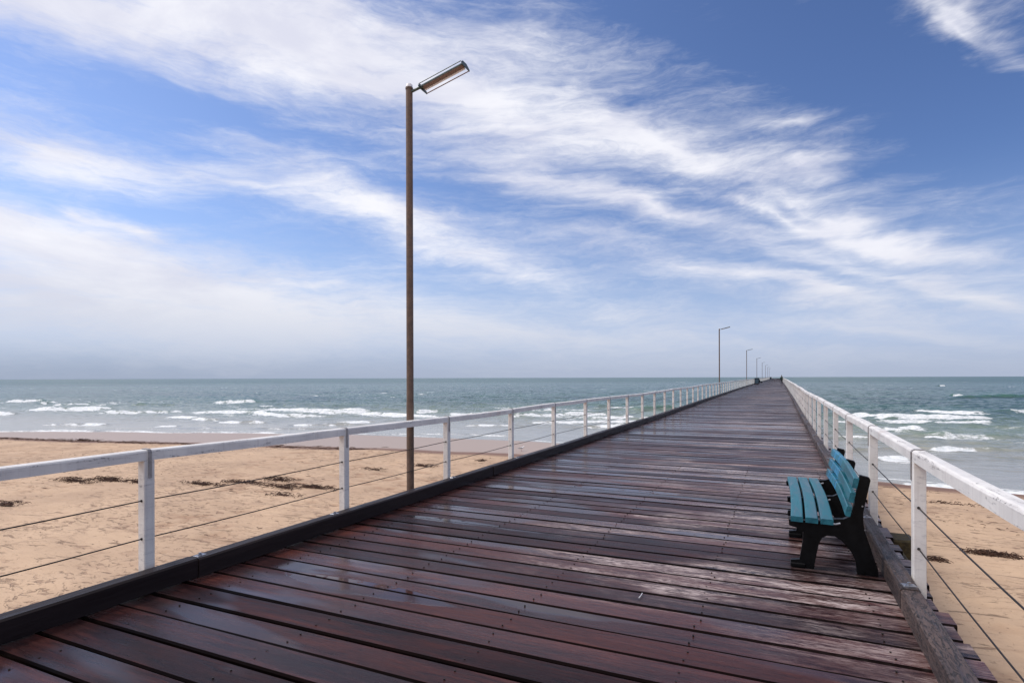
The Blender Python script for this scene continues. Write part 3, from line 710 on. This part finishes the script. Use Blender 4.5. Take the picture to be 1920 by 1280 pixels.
def make_bench():
    root = empty('park_bench')
    raw = [(133, 690), (136, 742), (205, 765), (262, 800), (258, 880), (245, 960), (228, 1045), (152, 1048), (150, 1118), (340, 1138), (356, 1120), (368, 1060), (385, 980), (402, 905),
           (430, 855), (475, 836), (540, 842), (600, 880), (655, 935), (700, 1005), (728, 1075), (742, 1165), (930, 1196), (925, 1130), (880, 1010), (845, 900), (812, 810), (797, 730), (795, 640),
           (812, 560), (838, 450), (862, 345), (850, 322), (768, 300), (745, 400), (700, 640), (660, 676), (620, 690), (530, 690), (400, 706), (260, 700)]
    prof = [bz(*p) for p in raw]
    zmin = min(p[1] for p in prof)
    prof = [(c, max(z, .0) if z > .03 else 0.003) for c, z in prof]
    prof = [(min(c, .785), z) for c, z in prof]
    for k, a in enumerate((.02, 1.08, 2.10)):
        mb = MB()
        mb.sweep(prof, [((0, a+q, .004), (1, 0, 0), (0, 0, 1)) for q in (0, .055)])
        # front toe pad
        mb.box((prof[7][0]-.004, a-.012, .004), (prof[7][0]+.12, a+.067, .045), ch=.008)
        mb.build('side_frame', M_blk, root)
    Lh = 2.24
    def slat(c, z, ang, wd, th, name):
        mb = MB(); ca, sa = math.cos(ang), math.sin(ang)
        prof = [(0, 0), (wd, 0), (wd, th-.006), (wd-.007, th), (.007, th), (0, th-.006)]; fr = []; n = 14
        for k in range(n+1):
            u = k/n; bow = math.sin(math.pi*u); 
            fr.append(((c+.016*bow, -.05+u*Lh, z+.012*bow), (ca, 0, sa), (-sa, 0, ca)))
        mb.sweep(prof, fr); mb.build(name, M_teal, root)
    for k in range(3): slat(.088+k*.117, .424-.001*k, R(-1), .097, .046, 'seat_slat')
    # back slats lie against the upright; front face towards the deck
    ang = math.atan2(.979, .204)
    for k in range(3): slat(.543+k*.0252, .503+k*.121, ang, .086, .040, 'back_slat')
    mb = MB()
    for a in (.045, 1.105, 2.125):
        for (c, z) in ((.66, .40), (.64, .60)):
            mb.tube([(c, a-.03, z-.01), (c, a-.034, z-.01)], .007, 6)
    mb.tube([(.38, -.012+.02, .424), (.44, .008, .418), (.475, .008, .43)], .010, 6)  # bright bars stand in for highlights on the black frame corners
    mb.tube([(.38, 1.07, .424), (.44, 1.07, .418), (.475, 1.07, .43)], .010, 6)
    mb.tube([(.38, 2.09, .424), (.44, 2.09, .418), (.475, 2.09, .43)], .010, 6)
    mb.build('bolts_and_glints', M_bolt, root)
    return root
bench = make_bench(); bench.location = (0, 5.70, zd(6)+.006)
tag(bench, 'teal slatted bench with black side frames, standing beside the right railing in front', 'bench', 'benches on the jetty')
b2_ = copy_tree(bench); b2_.location = (-3.62, 150.5, zd(148)+.006); b2_.rotation_euler = (0, 0, math.pi)
tag(b2_, 'small far dark bench beside the left railing, just beyond the blue grey bin box', 'bench', 'benches on the jetty')
b3_ = copy_tree(bench); b3_.location = (-.05, 268, zd(268)+.006)
tag(b3_, 'tiny far dark bench by the right railing, left of the standing person', 'bench', 'benches on the jetty')

# ------------------------------------------------------------------ bin boxes
M_bin = simple('slate_blue_bin_panel', (.045, .085, .115), .45, .1, .5, .1, .25, 5)
M_binf = simple('dark_bin_frame', (.010, .013, .026), .5, .1, .4, .1, .25, 8)
def make_bin():
    root = empty('litter_bin')
    mb = MB(); mb.box((-.44, -.40, .06), (.44, .40, 1.14), ch=.02); mb.build('body', M_binf, root)
    mb = MB(); mb.box((-.30, -.412, .14), (.30, -.402, 1.02), ch=.004); mb.build('front_panel', M_bin, root)
    mb = MB(); mb.sweep([(-.47, 1.142), (.47, 1.142), (.47, 1.19), (.40, 1.235), (-.40, 1.235), (-.47, 1.19)], [((0, q, 0), (1, 0, 0), (0, 0, 1)) for q in (-.43, .43)]); mb.build('lid', M_binf, root)
    for sx in (-.37, .37):
        for sy in (-.33, .33):
            mb = MB(); mb.box((sx-.035, sy-.035, 0), (sx+.035, sy+.035, .059)); mb.build('foot', M_binf, root)
    return root
bn = make_bin(); bn.location = (-4.12, 127.5, zd(127)+.006); tag(bn, 'blue grey bin box at the left edge of the deck, the larger and nearer one', 'bin', 'bin boxes on the jetty')
bn2 = copy_tree(bn); bn2.location = (-3.9, 318, zd(318)+.006); tag(bn2, 'tiny dark bin box at the left edge near the far end of the deck', 'bin', 'bin boxes on the jetty')

# ------------------------------------------------------------------ person by the right railing
def skin(name, verts, edges, radii, mats, parent=None, root=0, sub=1):
    me = bpy.data.meshes.new(name); me.from_pydata(verts, edges, []); o = bpy.data.objects.new(name, me); COL.objects.link(o)
    md = o.modifiers.new('skin', 'SKIN'); md.use_smooth_shade = True
    for k, sv in enumerate(me.skin_vertices[0].data):
        r_ = radii[k]; sv.radius = r_ if isinstance(r_, tuple) else (r_, r_); sv.use_root = (k == root)
    ss = o.modifiers.new('sub', 'SUBSURF'); ss.levels = sub; ss.render_levels = sub
    for m_ in mats: me.materials.append(m_)
    if parent: o.parent = parent
    return o
m, t, b = mat('skin_and_clothes'); tc = t.node('ShaderNodeTexCoord'); sp = t.node('ShaderNodeSeparateXYZ'); t.link(tc.outputs['Object'], sp.inputs[0])
c = t.mix(t.math('GREATER_THAN', sp.outputs[2], .92), (.012, .012, .016), (.02, .045, .038)); c = t.mix(t.math('GREATER_THAN', sp.outputs[2], 1.50), c, (.35, .2, .14))
c = t.mix(t.math('LESS_THAN', sp.outputs[2], .09), c, (.008, .008, .008)); t.link(c, b.inputs['Base Color']); b.inputs['Roughness'].default_value = .85; M_person = m
def make_person():
    root = empty('person')
    V = [(0, 0, .95), (0, 0, 1.12), (-.01, 0, 1.32), (-.01, 0, 1.44), (-.015, 0, 1.52), (-.02, 0, 1.60), (-.02, 0, 1.72)]
    Ra = [(.115, .15), (.105, .14), (.12, .17), (.09, .14), .055, .085, .075]; E = [(0, 1), (1, 2), (2, 3), (3, 4), (4, 5), (5, 6)]
    for s in (-1, 1):
        b0 = len(V); V += [(0, s*.09, .88), (-.03*s, s*.1, .50), (-.01-.05*s, s*.1, .09), (-.14-.05*s, s*.11, .045)]
        Ra += [.09, .06, .045, .035]; E += [(0, b0), (b0, b0+1), (b0+1, b0+2), (b0+2, b0+3)]
        a0_ = len(V); V += [(-.01, s*.19, 1.40), (.02, s*.24, 1.13), (-.10, s*.22, .93), (-.13, s*.215, .86)]; Ra += [.06, .048, .036, .03]
        E += [(3, a0_), (a0_, a0_+1), (a0_+1, a0_+2), (a0_+2, a0_+3)]
        for q, (dx_, ln_) in enumerate(((-.025, .07), (-.01, .085), (.006, .08), (.02, .065))):
            k = len(V); V.append((-.135+dx_, s*(.212+.004*q), .86-ln_)); Ra.append(.009); E.append((a0_+3, k))
        k = len(V); V.append((-.175, s*.205, .835)); Ra.append(.010); E.append((a0_+3, k))
    skin('body', V, E, Ra, [M_person], root, 0, 2)
    mb = MB(); mb.tube([(-.005, 0, 1.63), (-.005, 0, 1.72), (-.01, 0, 1.78), (-.01, 0, 1.805)], [.095, .10, .07, .02], 12); mb.build('hair', simple('dark_hair', (.012, .009, .008), .6), root, True)
    return root
ps = make_person(); ps.rotation_euler = (0, 0, R(-75)); ps.location = (.42, 122, zd(122)+.004); tag(ps, 'person in dark clothes standing beside the right railing far down the jetty', 'person')

# ------------------------------------------------------------------ gull standing in the shallows
M_gw = simple('white_feathers', (.8, .8, .8), .7, 0, .3, 0, .06, 20); M_gg = simple('grey_wing_feathers', (.25, .26, .28), .7, 0, .3, 0, .15, 20); M_gl = simple('red_gull_leg', (.3, .06, .03), .5)
gx, gy = pix(977, 846, EYE-.01)
gull = empty('gull', (gx, gy, ground(gx, gy)+.0), R(20)); tag(gull, 'white gull with grey wings standing in the shallow water beyond the left railing', 'gull')
skin('body', [(0, 0, .20), (.10, 0, .235), (.15, 0, .29), (.175, 0, .33), (.205, 0, .332), (.24, 0, .325), (-.10, 0, .19), (-.22, 0, .185)], [(0, 1), (1, 2), (2, 3), (3, 4), (4, 5), (0, 6), (6, 7)], [.07, .06, .035, .036, .022, .007, .045, .012], [M_gw], gull, 0, 2)
mb = MB()
for s in (-1, 1): mb.tube([(.09, s*.055, .245), (0, s*.068, .235), (-.12, s*.048, .205), (-.27, s*.02, .19)], [.012, .036, .028, .004], 8)
mb.build('wing', M_gg, gull, True)
for s in (-1, 1):
    mb = MB(); mb.tube([(.01, s*.025, .155), (.0, s*.025, .07), (.012, s*.025, .004)], .006, 6); mb.tube([(.012, s*.025, .006), (.05, s*.03, .004)], .006, 4); mb.build('leg', M_gl, gull)

# ------------------------------------------------------------------ seaweed on the sand
M_weed = simple('dark_dried_seaweed', (.058, .028, .018), .85, 0, .3, .4, .6, 14)
def pixs(px, py):
    x, y = pix(px, py, EYE)
    for _ in range(6): x, y = pix(px, py, EYE-ground(x, y))
    return x, y
def strand(mb, x, y, z, L, hgt, ang, r_):
    n = 5; pts = []; a_ = ang
    for k in range(n):
        u = k/(n-1); pts.append((x, y, z+hgt*math.sin(math.pi*u)*.9+.004)); a_ += jit(.6); x += math.cos(a_)*L/n; y += math.sin(a_)*L/n
    mb.tube(pts, [r_*.5, r_, r_, r_, r_*.4], 4, random.random())
def clump(px, py, Lx, Ly, H_, n, label):
    x, y = pixs(px, py); o = empty('seaweed_clump', (x, y, ground(x, y)))
    mb = MB()
    for _ in range(n):
        u = max(-.55, min(.55, random.gauss(0, .32))); v = max(-.5, min(.5, random.gauss(0, .3)))
        hh_ = max(0, 1-(u*u+v*v)*1.6)
        strand(mb, u*Lx, v*Ly, hh_*H_*random.random()-.005, random.uniform(.15, .4), .03+.05*random.random(), random.gauss(0, .8), random.uniform(.005, .011))
    k = 15; 
    vs = [(0, 0, H_*.8)]+[(math.cos(i*2*math.pi/k)*Lx*.33*random.uniform(.5, 1.1), math.sin(i*2*math.pi/k)*Ly*.33*random.uniform(.5, 1.1), -.01) for i in range(k)]
    vs += [(math.cos(i*2*math.pi/k)*Lx*.16*random.uniform(.7, 1.2), math.sin(i*2*math.pi/k)*Ly*.16*random.uniform(.7, 1.2), H_*random.uniform(.35, .9)) for i in range(k)]
    fs = [(1+i, 1+(i+1) % k, 1+k+(i+1) % k, 1+k+i) for i in range(k)]+[(1+k+i, 1+k+(i+1) % k, 0) for i in range(k)]
    mb.add(vs, fs, .5)
    me_o = mb.build('seaweed_clump', M_weed); me = me_o.data; bpy.data.objects.remove(me_o)
    bpy.data.objects.remove(o); o = bpy.data.objects.new('seaweed_clump', me); COL.objects.link(o); o.location = (x, y, ground(x, y))
    tag(o, label, 'seaweed', 'clumps of seaweed washed up on the sand')
clump(140, 902, 2.4, .7, .10, 160, 'long dark seaweed clump on the sand at the far left, below the railing')
clump(205, 900, 2.0, .7, .12, 150, 'dark seaweed mound on the sand just left of the nearest left post')
clump(255, 904, 1.0, .4, .09, 60, 'small dark seaweed lump touching the left side of the nearest left post')
clump(375, 907, 2.2, .45, .07, 120, 'thin seaweed line on the sand, first one right of the nearest left post')
clump(460, 906, 2.4, .6, .09, 160, 'dark seaweed heap on the sand midway between the first two left posts')
clump(522, 900, 1.6, .8, .12, 140, 'peaked seaweed heap, upper one of the pair left of the second left post')
clump(530, 914, 1.4, .6, .08, 110, 'flat seaweed heap, lower one of the pair left of the second left post')
clump(585, 914, 2.6, .45, .09, 150, 'long dark seaweed strip on the sand reaching to the second left post')
clump(530, 928, 1.5, .5, .05, 50, 'thin faint seaweed patch on the sand right below the heaps by the second left post')
clump(12, 945, 1.2, .5, .08, 60, 'small seaweed clump at the left edge of the picture between railing and upper cable')
clump(700, 880, 1.4, .6, .04, 50, 'faint seaweed patch on the sand left of the tall lamp post base')
clump(790, 873, 1.6, .7, .06, 80, 'reddish seaweed patch on the sand just right of the tall lamp post')
clump(900, 864, .6, .35, .08, 40, 'single small dark seaweed lump on the sand between the third and fourth left posts')
clump(1850, 1040, 1.0, .40, .07, 170, 'dark stringy seaweed clump on the right hand sand between the two cables')
clump(1745, 1050, .35, .22, .05, 45, 'small seaweed tuft on the right hand sand right behind the nearest right post')
clump(1785, 945, 2.2, .5, .03, 50, 'thin seaweed streak on the right hand sand near the water edge')
clump(155, 825, 3.0, .8, .10, 50, 'small dark seaweed lump on the wet edge of the sand at far left')
# bits scattered over the beach
mb = MB()
for k in range(5200):
    if k % 2 == 0: x = random.uniform(1.6, 26); y = random.uniform(3, 31)
    else: x = random.uniform(-60, -5.6); y = random.uniform(3, 33)
    if float(fbm(np.array([x*.35]), np.array([y*.35+9]), 91, 3)[0]) < .5: continue
    S = float(np.interp(x, SX, SY))
    if y > S-.8: continue
    strand(mb, x, y, ground(x, y)+.0, random.uniform(.05, .32), .01, random.gauss(0, .7), random.uniform(.003, .009))
for k in range(1100):      # weed line along the wet edge on the left
    x = random.uniform(-75, -26); y = float(np.interp(x, SX, SY))-.5+random.gauss(0, .55)
    strand(mb, x, y, ground(x, y), random.uniform(.3, .9), .008, random.gauss(.2, .3), random.uniform(.005, .013))
tag(mb.build('seaweed_litter', M_weed), 'scattered shreds of seaweed and twigs over the sand', 'seaweed', kind='stuff')
# pale twig lying on the planks
mb = MB(); x, y = -.98, 4.42
mb.tube([(x, y, 0), (x+.006, y+.05, .003), (x+.004, y+.105, .002)], .0028, 5); tw = mb.build('twig', M_cap); tw.location = (0, 0, zd(4.4)+.012)
tag(tw, 'short pale twig lying on the dark wet planks in the middle of the deck', 'twig')
